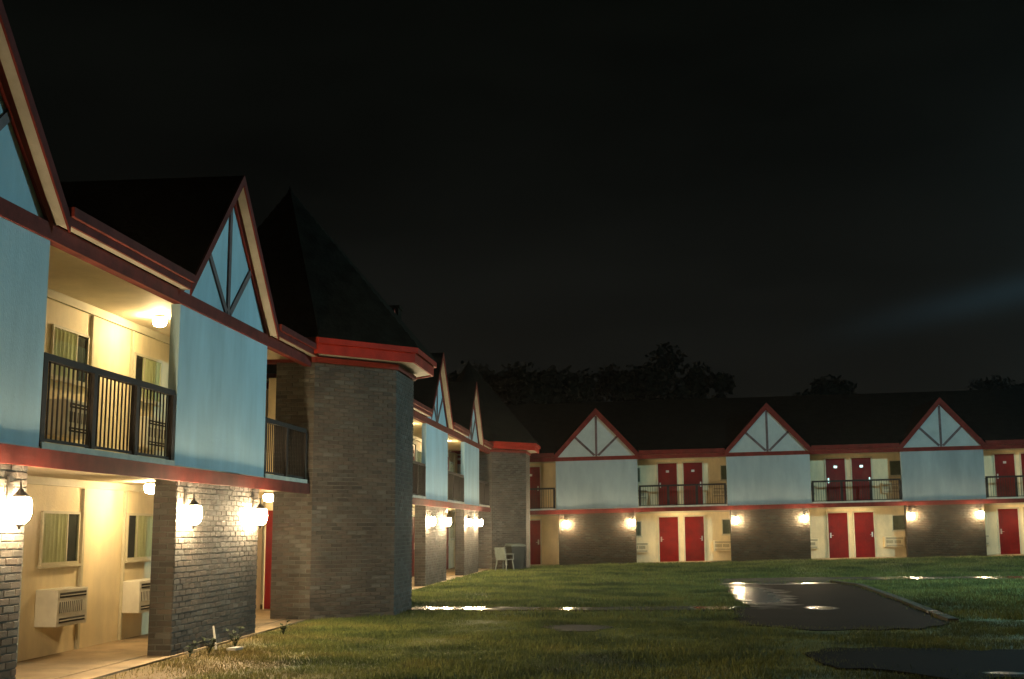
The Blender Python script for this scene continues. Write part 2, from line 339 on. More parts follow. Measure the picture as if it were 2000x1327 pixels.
def lay_bricks(faces, parent, budget, sh=None, key=None, m='brick'):
    """faces: (origin, angle of the face about z, length, z0, z1). The first 'budget' by key are objects, the rest one mesh."""
    items = []
    for (ox, oy), ang, L, z0, z1 in faces:
        c, s = math.cos(ang), math.sin(ang)
        for (t_, z, bl) in brick_layout(L, z0, z1):
            px, py = ox + c * t_, oy + s * t_
            # outward normal of the face = (s, -c)
            jit = random.uniform(-0.002, 0.003)
            items.append((px + s * jit, py - c * jit, z + (sh(px) if sh else 0), ang, bl))
    if key: items.sort(key=key)
    for it in items[:budget]:
        o = bpy.data.objects.new('brick', brick_mesh(it[4])); C.objects.link(o); o.parent = parent
        o.location = it[:3]; o.rotation_euler = (random.uniform(-.01, .01), 0, it[3])
    rest = items[budget:]
    if rest:
        b = MB()
        for x, y, z, ang, bl in rest:
            me = brick_mesh(bl); c, s = math.cos(ang), math.sin(ang)
            b.add([(x + c * v.co.x - s * v.co.y, y + s * v.co.x + c * v.co.y, z + v.co.z) for v in me.vertices], [tuple(p.vertices) for p in me.polygons])
        o = b.build('brick', m, parent); o['kind'] = 'stuff'

# ------------------------------------------------------------------ a motel wing
# local frame: u along the facade, v depth behind the upper panels, z up
Z_BB, Z_BT, Z_F, Z_CEIL = 2.256, 2.4425, 4.61, 4.76
BACK = 1.63
def make_door(parent, u0, u1, zb, sh, sign, knob_side):
    d = MB().box(u0, u1, BACK - 0.045, BACK - 0.005, zb, zb + 2.0)
    for (a, b, z0, z1) in ((.12, .46, .15, .80), (.54, .88, .15, .80), (.12, .46, .92, 1.80), (.54, .88, .92, 1.80)):
        w = u1 - u0; d.box(u0 + a * w, u0 + b * w, BACK - 0.055, BACK - 0.046, zb + z0, zb + z1)
    do = d.build('door', 'door', parent, sh)
    f = MB().box(u0 - .06, u0 - .002, BACK - .07, BACK - .004, zb, zb + 2.0).box(u1 + .002, u1 + .06, BACK - .07, BACK - .004, zb, zb + 2.0).box(u0 - .06, u1 + .06, BACK - .07, BACK - .004, zb + 2.002, zb + 2.06)
    f.build('door_frame', 'frame', do, sh)
    ku = u1 - .09 if knob_side > 0 else u0 + .09
    MB().box(ku - .03, ku + .03, BACK - .065, BACK - .047, zb + .9, zb + 1.12).tube((ku, BACK - .065, zb + 1.0), (ku, BACK - .12, zb + 1.0), .012).tube((ku, BACK - .115, zb + 1.0), (ku - knob_side * .11, BACK - .115, zb + 1.0), .011).build('door_handle', 'nickel', do, sh)
    if sign:
        uc = (u0 + u1) / 2
        MB().box(uc - .07, uc + .07, BACK - .064, BACK - .057, zb + 1.58, zb + 1.68).build('number_plate', 'nickel', do, sh)
def make_window(parent, u0, u1, z0, z1, sh, flip, cm='curtain'):
    f = MB(); w = .035
    f.box(u0, u1, BACK - .035, BACK - .004, z1 - w, z1).box(u0, u1, BACK - .035, BACK - .004, z0, z0 + w)
    f.box(u0, u0 + w, BACK - .035, BACK - .004, z0 + w + .001, z1 - w - .001).box(u1 - w, u1, BACK - .035, BACK - .004, z0 + w + .001, z1 - w - .001)
    um = u0 + (u1 - u0) * (.66 if flip else .34); f.box(um - .015, um + .015, BACK - .034, BACK - .029, z0 + w + .001, z1 - w - .001)
    f.box(u0 - .03, u1 + .03, BACK - .06, BACK - .004, z0 - .035, z0 - .002)
    fo = f.build('window', 'frame', parent, sh)
    MB().box(u0 + w, u1 - w, BACK - .008, BACK - .003, z0 + w, z1 - w).build('dark_interior', 'dark', fo, sh)
    # curtain folds over part of the opening
    a, b = (u0 + w, um + .04) if flip else (um - .04, u1 - w)
    n = 26; vs = []; fs = []
    for i in range(n + 1):
        uu = a + (b - a) * i / n; vv = BACK - .018 + .006 * math.sin(i * 1.55) + .002 * math.sin(i * .7)
        vs += [(uu, vv, z0 + w), (uu, vv, z1 - w)]
    for i in range(n): fs.append((2 * i, 2 * i + 2, 2 * i + 3, 2 * i + 1))
    MB().add(vs, fs).build('curtain', cm, fo, sh)
    MB().box(u0 + w, u1 - w, BACK - .0285, BACK - .0275, z0 + w, z1 - w).build('pane', 'glass', fo, sh)

def gable(root, u0, u1, sh, mt):
    uc = (u0 + u1) / 2; hw = (u1 - u0) / 2; ze, za = 4.77, 6.72
    sd = MB().prism([(u0 + .03, ze), (u1 - .03, ze), (uc, za)], 'v', 0.03, 0.12).build('gable_siding', mt, root, sh)
    bw = .10
    MB().box(uc - bw / 2, uc + bw / 2, .002, .029, ze, za - .12).build('timber_board', 'timber', sd, sh)
    for s_ in (-1, 1):
        t_ = .52
        MB().bar((uc + s_ * .08, ze + .06), (uc + s_ * hw * t_, ze + (za - ze) * (1 - t_) - .04), bw, .004, .0295).build('timber_board', 'timber', sd, sh)
        MB().bar((uc + s_ * (hw + .02), ze + .02), (uc + s_ * .0, za + .02), .13, -.012, .0285 + .0003 * s_).build('rake_trim', 'trim', sd, sh)
    # roof of the gable
    RB = .17 if mt == 'panel' else .30
    top = 6.95; low = 4.88; oh = .15; hh = hw + .06
    g = MB(); th = .07
    for s_ in (-1, 1):
        g.prism([(uc, top), (uc + s_ * hh, low), (uc + s_ * hh, low - th), (uc, top - th)] if s_ > 0 else [(uc, top - th), (uc + s_ * hh, low - th), (uc + s_ * hh, low), (uc, top)], 'v', -oh, 4.2)
    go = g.build('gable_roof', 'roof', root, sh)
    for s_ in (-1, 1):
        MB().prism([(uc, top - th - .004), (uc + s_ * hh, low - th - .004), (uc + s_ * hh, low - th - .022), (uc, top - th - .022)], 'v', -oh + .0, .028).build('rake_soffit', 'soffit', go, sh)
        p, q_ = (uc + s_ * (hh + .01), low - .09), (uc, top - .10)
        MB().prism([(uc, top + .01), (uc + s_ * (hh + .02), low + .01 - .02), (uc + s_ * (hh + .02), low - RB), (uc, top - RB + .02)], 'v', -oh - .028, -oh - .003).build('rake_board', 'trim', go, sh)

def railing(root, u0, u1, sh, indiv, posts):
    """iron railing across one bay"""
    zt, zb = 3.44, 2.53
    ro = MB().box(u0 + .02, u1 - .02, .01, .09, zt - .075, zt).build('railing', 'rail', root, sh)
    MB().box(u0 + .02, u1 - .02, .03, .06, zb, zb + .03).build('bottom_rail', 'rail', ro, sh)
    for k in range(posts + 1):
        u = u0 + .05 + (u1 - u0 - .10) * k / posts
        MB().box(u - .045, u + .045, .0, .075, Z_BT + .002, zt - .076).build('post', 'rail', ro, sh)
    nb = int((u1 - u0) / .105); me = None; j = MB()
    for k in range(1, nb):
        u = u0 + (u1 - u0) * k / nb
        if indiv:
            if me is None:
                o = MB().box(-.008, .008, .036, .052, zb + .031, zt - .076).build('baluster', 'rail', ro); me = o.data
            else:
                o = bpy.data.objects.new('baluster', me); C.objects.link(o); o.parent = ro
            o.location = (u, 0, sh(u) if sh else 0)
        else: j.box(u - .007, u + .007, .038, .05, zb + .031, zt - .076)
    if not indiv:
        o = j.build('baluster', 'rail', ro, sh); o['kind'] = 'stuff'

def wing(mw, label, U0, U1, panels, bays, sh, detail, win, doors, ubeyond, brick_inset, key, cat='building', budget=300, wbays=None, lower_brick=True):
    root = empty('motel_wing', mw, label, cat)
    MB().box(U0, ubeyond, BACK, BACK + .18, -.3, 4.75).build('back_wall', 'cream', root, sh)
    MB().box(U0, U1, -.02, 9.2, -.4, -.002).build('foundation', 'concrete', root, sh)
    MB().box(U0, ubeyond, .35, BACK - .002, -.2, .014).box(U0, U1, -.02, .348, -.2, .006).build('walkway_slab', 'concrete', root, sh)
    fl = MB().box(U0, U1, .0, BACK - .002, Z_BB + .05, Z_BT + .02).build('balcony_floor', 'ceiling', root, sh)
    MB().box(U0, U1, -.045, -.002, Z_BB, Z_BT).build('floor_band', 'trim', root, sh)
    MB().box(U0, U1, .0, BACK - .002, Z_CEIL, Z_CEIL + .03).build('ceiling', 'ceiling', root, sh)
    MB().box(U0, U1, BACK - .05, BACK - .003, 4.64, 4.757).box(U0, U1, BACK - .035, BACK - .003, 2.20, 2.30).build('cornice_board', 'frame', root, sh)
    MB().box(U0, U1, -.03, -.001, Z_F, 4.785).box(U0, U1, .002, .10, Z_F + .004, Z_CEIL - .002).build('frieze_board', 'trim', root, sh)
    # main roof
    zr = lambda v: 4.995 + (v + .13) * (7.85 - 4.995) / 6.13
    r = MB().prism([(.21, zr(.21)), (6.0, 7.85), (12.4, 4.93), (12.4, 4.85), (6.0, 7.77), (.21, zr(.21) - .08)], 'u', U0, ubeyond if detail else U1)
    cuts = [U0] + [x for p in panels for x in (p[0] - .06, p[1] + .06)] + [U1]
    for a, b in zip(cuts[::2], cuts[1::2]):
        if b - a > .15: r.prism([(-.14, zr(-.14)), (.209, zr(.209)), (.209, zr(.209) - .08), (-.14, zr(-.14) - .08)], 'u', a, b)
    r.build('roof', 'roof', root, sh)
    MB().box(U0, U1, BACK + .19, 11.9, -.3, 4.8).build('rear_block', 'cream', root, sh)
    # eaves between the gables
    cuts = [U0] + [x for p in panels for x in (p[0] - .07, p[1] + .07)] + [U1]
    for a, b in zip(cuts[::2], cuts[1::2]):
        if b - a < .2: continue
        eb = MB().box(a, b, -.17, -.14, 4.79, 4.985).box(a, b, -.215, -.171, 4.88, 4.985).build('eave_gutter', 'trim', root, sh)
        MB().box(a, b, -.139, -.031, 4.80, 4.815).build('soffit', 'soffit', eb, sh)
    for (a, b) in panels:
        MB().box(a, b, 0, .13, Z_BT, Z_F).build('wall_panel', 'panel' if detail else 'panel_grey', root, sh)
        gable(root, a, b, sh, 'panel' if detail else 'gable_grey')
    # freestanding brick screens under the panels
    first = True
    for (a, b) in sorted(panels, key=key):
        a2, b2 = a + brick_inset, b - brick_inset
        core = MB().box(a2, b2, .02, .33, -.3, Z_BB + .04).build('brick_wall', 'mortar' if detail else 'mortar_dark', root, sh)
        faces = [((a2, .016), 0, b2 - a2, 0, Z_BB), ((a2 - .004, .33), -PI / 2, .31, 0, Z_BB), ((b2 + .004, .02), PI / 2, .31, 0, Z_BB)]
        n = budget if first else 0
        if detail and budget >= 300: n = 150 if first or key((a, b)) < 999 else 0
        lay_bricks(faces, core, n, sh, key=(lambda i: -i[2]) if not detail else (lambda i: (i[0] - (a2 if a2 > 12 else b2)) ** 2 * (1 if True else 0) if a2 > 12 else (b2 - i[0]) ** 2), m='brick' if detail else 'brick_dark')
        first = False
    for (a, b, np_) in bays:
        railing(root, a, b, sh, detail, np_)
        MB().box(a + .01, b - .01, -.02, .10, Z_BT + .001, Z_BT + .07).build('slab_edge', 'slab_white', root, sh)
    for c in (wbays if wbays is not None else [(x[0] + x[1]) / 2 for x in bays]):
        for zb in (.016, 2.463):
            for i, (d0, d1) in enumerate(doors):
                if U0 < c + d0 and c + d1 < ubeyond: make_door(root, c + d0, c + d1, zb, sh, zb > 1, 1 if i else -1)
            for i, (d0, d1) in enumerate(win):
                if U0 + .1 < c + d0 and c + d1 < ubeyond - .1:
                    z0 = 1.17 if zb < 1 else 3.62
                    make_window(root, c + d0, c + d1, z0, z0 + .70, sh, i == 0, 'curtain' if detail else 'curtain_dark')
            for d in (win[0][1] + .10, win[1][0] - .10):
                if U0 + .1 < c + d < ubeyond - .1:
                    MB().box(c + d - .03, c + d + .03, BACK - .045, BACK - .005, zb, 2.19 if zb < 1 else 4.63).build('wall_batten', 'frame', root, sh)
    return root

ML = Matrix.Translation((-6.0688, 0, 0)) @ Matrix.Rotation(PI / 2, 4, 'Z')
RA = -0.02643
MR = Matrix.Translation((0, 54.4934 / math.cos(RA), 0)) @ Matrix.Rotation(-RA, 4, 'Z')
SHR = lambda u: .0200 * (u + 2)
W_L = ((1.50, 2.56), (-3.45, -2.40)); D_L = ((-1.0, -.14), (.16, 1.02)); D_N = ((-1.06, -.20), (.06, .92))
W_R = ((1.84, 2.85), (-2.85, -1.80))

near = wing(ML, 'near half-timbered motel wing with pale blue gabled panels, balcony and lit walkway at left', 4.1, 21.75, [(7.9, 11.70), (15.33, 19.15)],
            [(4.12, 7.88, 3), (11.72, 15.31, 3), (19.17, 21.7, 2)], None, True, W_L, D_N, 24.3, .17, key=lambda p: -p[0], wbays=[5.92, 13.5, 21.08])
far = wing(ML, 'farther motel wing with narrow blue gabled panels between the two brick towers', 26.2, 48.95, [(26.75, 30.55), (34.2, 38.15), (41.85, 45.75)],
           [(30.57, 34.18, 3), (38.17, 41.83, 3), (45.77, 48.9, 2)], None, True, W_L, D_L, 51, .10, key=lambda p: p[0], budget=0, wbays=[32.4, 40.0, 47.4])
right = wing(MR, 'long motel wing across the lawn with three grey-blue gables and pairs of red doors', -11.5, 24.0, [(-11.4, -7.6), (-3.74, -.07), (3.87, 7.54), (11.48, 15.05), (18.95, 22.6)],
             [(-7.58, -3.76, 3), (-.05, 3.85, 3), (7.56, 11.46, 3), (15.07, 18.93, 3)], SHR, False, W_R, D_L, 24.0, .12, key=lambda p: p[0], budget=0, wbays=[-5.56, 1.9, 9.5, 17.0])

MB().box(30.7, 31.15, .15, .6, 5.3, 7.35).box(30.66, 31.19, .11, .64, 7.352, 7.42).build('chimney', 'roof', far)
# end wall of the near walkway with its red door facing the camera (world frame)
ew = MB().box(-7.68, -6.74, 24.4, 24.55, -.3, 4.75); ew.v = [(y, -(x + 6.0688), z) for x, y, z in ew.v]
ew.build('end_wall', 'cream', near)
d = MB().box(-7.64, -6.80, 24.36, 24.395, .02, 2.0); d.v = [(y, -(x + 6.0688), z) for x, y, z in d.v]
d.build('door', 'door', near)

# ------------------------------------------------------------------ brick towers
def tower(cx_, cy_, label, budget):
    a = 2.2; h = a * math.tan(PI / 8); root = empty('brick_tower', Matrix.Translation((cx_, cy_, 0)), label, 'tower')
    cut = -6.72 - cx_
    ZT = 4.80
    body = [(cut, -a + .01), (h, -a + .01), (a - .01, -h), (a - .01, h), (h, a - .01), (cut, a - .01)]
    co = MB().prism(body, 'z', -.3, ZT).build('tower_wall', 'mortar', root)
    L = 2 * h
    faces = [((cut, -a + .006), 0, h - cut, -.08, ZT - .02), ((h, -a), PI / 4, L, -.08, ZT - .02), ((a - .006, -h), PI / 2, L, -.08, ZT - .02), ((a, h), 3 * PI / 4, L, -.08, ZT - .02)]
    lay_bricks(faces, co, budget, key=lambda i: (abs(i[2] - 1.5) + abs(i[0] - h) * .8 + abs(i[1] + a) * .8))
    # octagonal eaves and spire
    def octo(r): t_ = r * math.tan(PI / 8); return [(t_, -r), (r, -t_), (r, t_), (t_, r), (-t_, r), (-r, t_), (-r, -t_), (-t_, -r)]
    def ringmesh(r0, r1, z0, z1):
        o_, i_ = octo(r1), octo(r0); vs = [(x, y, z) for z in (z0, z1) for x, y in i_] + [(x, y, z) for z in (z0, z1) for x, y in o_]
        fs = []
        for k in range(8):
            n_ = (k + 1) % 8
            fs += [(k, n_, 16 + n_, 16 + k), (8 + n_, 8 + k, 24 + k, 24 + n_), (16 + k, 16 + n_, 24 + n_, 24 + k), (n_, k, 8 + k, 8 + n_)]
        return MB().add(vs, fs)
    fa = ringmesh(a + .36, a + .40, 4.81, 5.09).build('eave_fascia', 'red', root)
    ringmesh(a + .401, a + .46, 5.0, 5.10).build('gutter', 'red', fa)
    ringmesh(a - .3, a + .355, 4.84, 4.86).build('soffit', 'soffit', root)
    ringmesh(a - .2, a + .05, 4.70, 4.80).build('frieze_board', 'trim', root)
    base = octo(a + .46); RX, RY, RA_ = -.38, .25, a + .62; AP = 8.75; vs = [(x, y, 5.065) for x, y in base]; fs = []
    # spire in courses of shingles, each course stepping out over the one above
    prof = []; n = 22
    fix = lambda pt: pt
    for k in range(n):
        r0 = (a + .47) * (1 - k / n); r1 = (a + .47) * (1 - (k + 1) / n); z0 = 5.105 + (AP - 5.105) * k / n; z1 = 5.105 + (AP - 5.105) * (k + 1) / n
        prof += [(r0, z0), (r1 + .025, z1)]
    vs = []; fs = []
    for r_, z in prof: f_ = (z - 5.105) / (AP - 5.105); vs += [(x + RX * f_, y + RY * f_, z) for x, y in octo(max(r_, .01))]
    for j in range(len(prof) - 1):
        for k in range(8): fs.append((j * 8 + k, j * 8 + (k + 1) % 8, (j + 1) * 8 + (k + 1) % 8, (j + 1) * 8 + k))
    fs.append(tuple(range(8))[::-1])
    MB().add(vs, fs).build('spire_roof', 'roof', root)
    MB().lathe([(.05, AP - .1), (.05, AP), (.02, AP + .03), (.01, AP + .1)], RX, RY, n=8).build('finial', 'roof', root)
    return root
tower(-6.9, 24.0, 'nearer octagonal brick stair tower with red eaves and pointed dark roof', 300)
tower(-6.9, 51.2, 'small far octagonal brick tower with red eaves in the corner of the courtyard', 0)

# ------------------------------------------------------------------ wall lanterns
def lantern():
    r = empty('wall_lantern', Matrix())
    MB().box(-.045, .045, -.02, .0, .06, .34).build('wall_plate', 'metal', r)
    MB().tube((0, -.02, .28), (0, -.12, .30), .014).tube((0, -.12, .30), (0, -.13, .20), .012).build('bracket', 'metal', r)
    MB().lathe([(.02, .22), (.04, .19), (.075, .155), (.08, .135)], 0, -.13, 12).build('cap', 'metal', r)
    MB().lathe([(.09, .134), (.108, .08), (.110, .0), (.09, -.07), (.05, -.11)], 0, -.13, 14).build('glass_shade', 'glow', r)
    MB().lathe([(.051, -.111), (.05, -.12), (.015, -.145), (.008, -.17)], 0, -.13, 10).build('finial', 'metal', r)
    return r
proto = lantern(); kids = kid_map(proto); used = [False]
def place(pr, kd, u_, mw, label, cat, group):
    o = pr if not u_[0] else copy_tree(pr, None, None, kd); u_[0] = True
    o.matrix_world = mw; return tag(o, label, cat, group)
LG = 'lit lanterns on the brick screens'
def ll(u, label, z=1.80): place(proto, kids, used, ML @ Matrix.Translation((u, .012, z)), label, 'lantern', LG)
ll(8.35, 'lit lantern on the nearest brick screen, mostly beyond the left edge')
ll(11.18, 'largest glaring lantern on the brick pier at the left edge of the photo')
ll(15.78, 'lit lantern near the left corner of the brick screen beside the open walkway')
ll(18.66, 'bright lantern at the right end of the brick screen, next to the red door')
ll(27.1, 'lit lantern hidden behind the near brick tower')
ll(30.2, 'lit lantern on the screen just past the near brick tower')
ll(34.55, 'leftmost of the four small lanterns on the far left wing')
ll(37.45, 'second of the four small lanterns on the far left wing, beside the gap')
ll(42.15, 'third of the four small lanterns on the far left wing')
ll(45.1, 'last small lantern before the far brick tower')
lbl = ['lantern at the left end of the first dark brick screen across the lawn', 'lantern at the right end of the first dark brick screen across the lawn',
       'lantern at the left end of the middle brick screen across the lawn', 'lantern at the right end of the middle brick screen across the lawn',
       'lantern at the left end of the last brick screen across the lawn', 'rightmost lantern, beside the last red door across the lawn']
for u, t_ in zip((-3.30, -.36, 4.20, 7.20, 11.78, 14.76), lbl):
    place(proto, kids, used, MR @ Matrix.Translation((u, .012, 1.78 + SHR(u))), t_, 'lantern', LG)

# ceiling lamps of the walkways and balconies
def globe():
    r = empty('ceiling_lamp', Matrix())
    MB().lathe([(.085, -.03), (.085, -.001)], n=14).build('base_plate', 'metal', r)
    MB().lathe([(.03, -.17), (.08, -.15), (.105, -.10), (.10, -.05), (.075, -.031)], n=14).build('glass_shade', 'globe', r)
    return r
gp = globe(); gk = kid_map(gp); gu = [False]
def flush():
    r = empty('ceiling_lamp', Matrix())
    MB().lathe([(.14, -.012), (.14, -.001)], n=14).build('base_plate', 'metal', r)
    MB().lathe([(.10, -.026), (.125, -.022), (.13, -.013)], n=14).build('glass_shade', 'globe_dim', r)
    return r
fp = flush(); fk = kid_map(fp); fu = [False]
CG = 'round ceiling lamps of the walkways'
dimmed = []
ZL, ZU = Z_BB + .048, Z_CEIL - .002
def cl(Mw, u, v, z, label): place(gp, gk, gu, Mw @ Matrix.Translation((u, v, z)), label, 'ceiling lamp', CG)
cl(ML, 16.95, .95, ZU, 'glaring round lamp under the ceiling of the near balcony')
cl(ML, 16.9, .95, ZL, 'round lamp under the balcony, left of the brick screen corner')
cl(ML, 22.5, .95, ZL, 'small round lamp above the red door beside the near tower')
cl(ML, 9.3, .95, ZU, 'round balcony lamp hidden behind the nearest blue panel')
cl(ML, 9.3, .95, ZL, 'round walkway lamp hidden behind the nearest brick screen')
cl(ML, 35.9, .95, ZU, 'round lamp in the first lit balcony of the far left wing')
cl(ML, 35.9, .95, ZL, 'round lamp under the first balcony of the far left wing')
cl(ML, 43.4, .95, ZU, 'round lamp in the second lit balcony of the far left wing')
cl(ML, 43.4, .95, ZL, 'round lamp under the second balcony of the far left wing')
for u, nm in ((-5.7, 'corner bay beside the far tower'), (1.9, 'leftmost full bay of paired doors'), (9.5, 'middle bay of paired doors'), (17.0, 'last bay at the right')):
    for z, lv in ((ZU, 'upper'), (ZL, 'lower')):
        place(fp, fk, fu, MR @ Matrix.Translation((u, .5, z + SHR(u))), 'flat %s ceiling lamp, %s' % (lv, nm), 'ceiling lamp', 'flat ceiling lamps behind the eaves and the floor band')
        if z == ZU and u in (1.9, 9.5): dimmed.append(u)

M['globe_low'] = mat('weak_flush_lamp_glass', (0.9, 0.8, 0.6), 0.4, 0.0, 3.0, emit=(1.0, 0.76, 0.42), estr=32)
for o in list(bpy.data.objects):
    if o.type == 'MESH' and o.parent and o.parent.name.startswith('ceiling_lamp') and o.material_slots and o.material_slots[0].material == M['globe_dim']:
        lb_ = o.parent['label']
        if 'upper' in lb_ and ('leftmost full' in lb_ or 'middle' in lb_):
            o.material_slots[0].link = 'OBJECT'; o.material_slots[0].material = M['globe_low']
# ------------------------------------------------------------------ wall air conditioners
def ac(cas='white', dk='dark'):
    r = empty('air_conditioner', Matrix()); w, h, dp = .86, .47, .30
    MB().box(0, w, -dp, 0, 0, h).build('casing', cas, r, bevel=.012)
    MB().box(.06, w - .06, -dp - .006, -dp - .0005, h - .11, h - .045).box(.06, w * .42, -dp - .006, -dp - .0005, .17, .31).box(w * .47, w - .16, -dp - .006, -dp - .0005, .17, .31).box(.06, w - .08, -dp - .006, -dp - .0005, .045, .105).build('grille_opening', dk, r)
    for k in range(13):
        x = .09 + k * (w - .2) / 12
        MB().box(x - .008, x + .008, -dp - .012, -dp - .0065, .17, .31).build('louvre', cas, r)
    for z in (h - .08, .075): MB().box(.06, w - .06, -dp - .012, -dp - .0065, z - .006, z + .006).build('louvre', cas, r)
    return r
ap = ac(); ak = kid_map(ap); au = [False]
AG = 'wall air conditioners under the windows'
def put_ac(Mw, u, z, label, sh=0): place(ap, ak, au, Mw @ Matrix.Translation((u, BACK - .003, z + sh)), label, 'air conditioner', AG)
put_ac(ML, 13.5 + 1.47, .40, 'white louvred air conditioner under the left curtained window of the near walkway')
put_ac(ML, 21.08 - 3.55, .40, 'air conditioner half hidden behind the near brick screen corner')
put_ac(ML, 13.5 + 1.47, 2.85, 'air conditioner behind the left third of the near balcony railing')
put_ac(ML, 21.08 - 3.55, 2.85, 'air conditioner behind the right third of the near balcony railing')
put_ac(ML, 32.4 + 1.47, .40, 'air conditioner low in the first gap of the far left wing')
put_ac(ML, 40.0 - 3.55 + .6, .45, 'white air conditioner in the gap between the far left brick screens')
M['grille_tan'] = mat('tan_grille', (0.30, 0.26, 0.17), 0.7, .1, 5)
ap = ac('cream', 'grille_tan'); ak = kid_map(ap); au = [False]
for c, nm in ((1.9, 'first'), (9.5, 'middle'), (17.0, 'last')):
    for (d_, sd) in ((1.42, 'right'), (-2.35, 'left')):
        for z, lv in ((.45, 'ground floor'), (2.85, 'balcony')):
            u = c + d_
            put_ac(MR, u, z, '%s air conditioner %s of the doors in the %s bay across the lawn' % (lv, sd, nm), SHR(u))

# ------------------------------------------------------------------ ground
def gz(x, y):
    t_ = min(max((y - 40) / 13, 0), 1); t_ = t_ * t_ * (3 - 2 * t_)
    return .0200 * (min(max(x, -12), 26) + 2) * t_ - .02
nx, ny = 90, 120
xs = np.concatenate([np.linspace(-400, -16, 12), np.linspace(-14, 32, nx), np.linspace(36, 400, 12)])
ys = np.concatenate([np.linspace(-60, -2, 6), np.linspace(0, 70, ny), np.linspace(75, 900, 14)])
vs = []; fs = []
for y in ys:
    for x in xs:
        z = gz(x, y)
        if -5.4 < x < 12 and 3 < y < 53: z += .018 * math.sin(x * 1.7 + y * .6) * math.sin(y * .9 - x * .5) * min(1, (x + 5.4) / 1.5)
        vs.append((x, y, z))
w_ = len(xs)
for j in range(len(ys) - 1):
    for i in range(w_ - 1): fs.append((j * w_ + i, j * w_ + i + 1, (j + 1) * w_ + i + 1, (j + 1) * w_ + i))
g = MB().add(vs, fs).build('lawn_ground', 'lawn'); tag(g, kind='structure')
for p_ in g.data.polygons: p_.use_smooth = True

def sheet(name, poly, z, m, step=.22):
    """thick flat slab from an outline (its edges roughened)"""
    pts = []
    for i in range(len(poly)):
        a, b = Vector(poly[i]), Vector(poly[(i + 1) % len(poly)]); n = max(1, int((b - a).length / step))
        for k in range(n):
            q_ = a.lerp(b, k / n)
            w1 = math.sin(q_.x * 3.1 + q_.y * 1.7) + .6 * math.sin(q_.x * 7.3 - q_.y * 5.1) + random.uniform(-.35, .35)
            w2 = math.sin(q_.x * 2.3 - q_.y * 2.9) + .6 * math.sin(q_.x * 8.1 + q_.y * 3.7) + random.uniform(-.35, .35)
            k_ = .35 if 'concrete' in m else 1.0
            pts.append((q_.x + .06 * w1 * k_, q_.y + .17 * w2 * k_))
    o = MB().prism(pts, 'z', -.25, z).build(name, m); return tag(o, kind='structure')
sheet('path', [(2.15, 25.9), (2.3, 36.6), (5.5, 37.2), (5.95, 35), (5.25, 22.0), (4.6, 20.4), (2.6, 20.2), (1.7, 21.2), (1.75, 24.7)], .004, 'asphalt')
sheet('path', [(-4.7, 24.35), (-1.0, 24.4), (1.72, 24.7), (2.12, 25.85), (-1.2, 25.25), (-4.7, 25.3)], .016, 'wet_concrete')
sheet('path', [(2.35, 36.7), (2.35, 39.2), (5, 40.3), (18, 42), (18, 40.2), (6, 38.6), (5.5, 37.3)], .02, 'wet_concrete')
sheet('path', [(2.0, 16.2), (2.6, 17.1), (5.2, 17.2), (14, 16.2), (14, 12.5), (5, 13.6), (3.2, 14.0), (2.2, 15.0)], .004, 'damp_asphalt')
kb = MB()
kp = [(5.35, 22.0), (5.75, 28.5), (6.05, 35.0), (5.65, 37.2)]
for a, b in zip(kp, kp[1:]):
    d_ = (Vector(b) - Vector(a)).normalized() * .006; n_ = Vector((-d_.y, d_.x)).normalized() * .09
    A = Vector(a) + d_; B = Vector(b) - d_
    kb.prism([(A.x + n_.x, A.y + n_.y), (A.x - n_.x, A.y - n_.y), (B.x - n_.x, B.y - n_.y), (B.x + n_.x, B.y + n_.y)], 'z', -.2, .05)
tag(kb.build('kerb', 'wet_concrete'), kind='structure')
# sunken wet earth patch in the lawn
tag(MB().prism([(-1.08 + .52 * math.cos(t) * (1 + .2 * math.sin(3 * t) + .1 * math.sin(7 * t)), 20.3 + .8 * math.sin(t) * (1 + .15 * math.cos(2 * t))) for t in np.linspace(0, 2 * PI, 22)[:-1]], 'z', -.2, .0).build('bare_earth', mat('bare_earth', (.012, .010, .007), .8, .3, 6, .8, 25)), kind='structure')

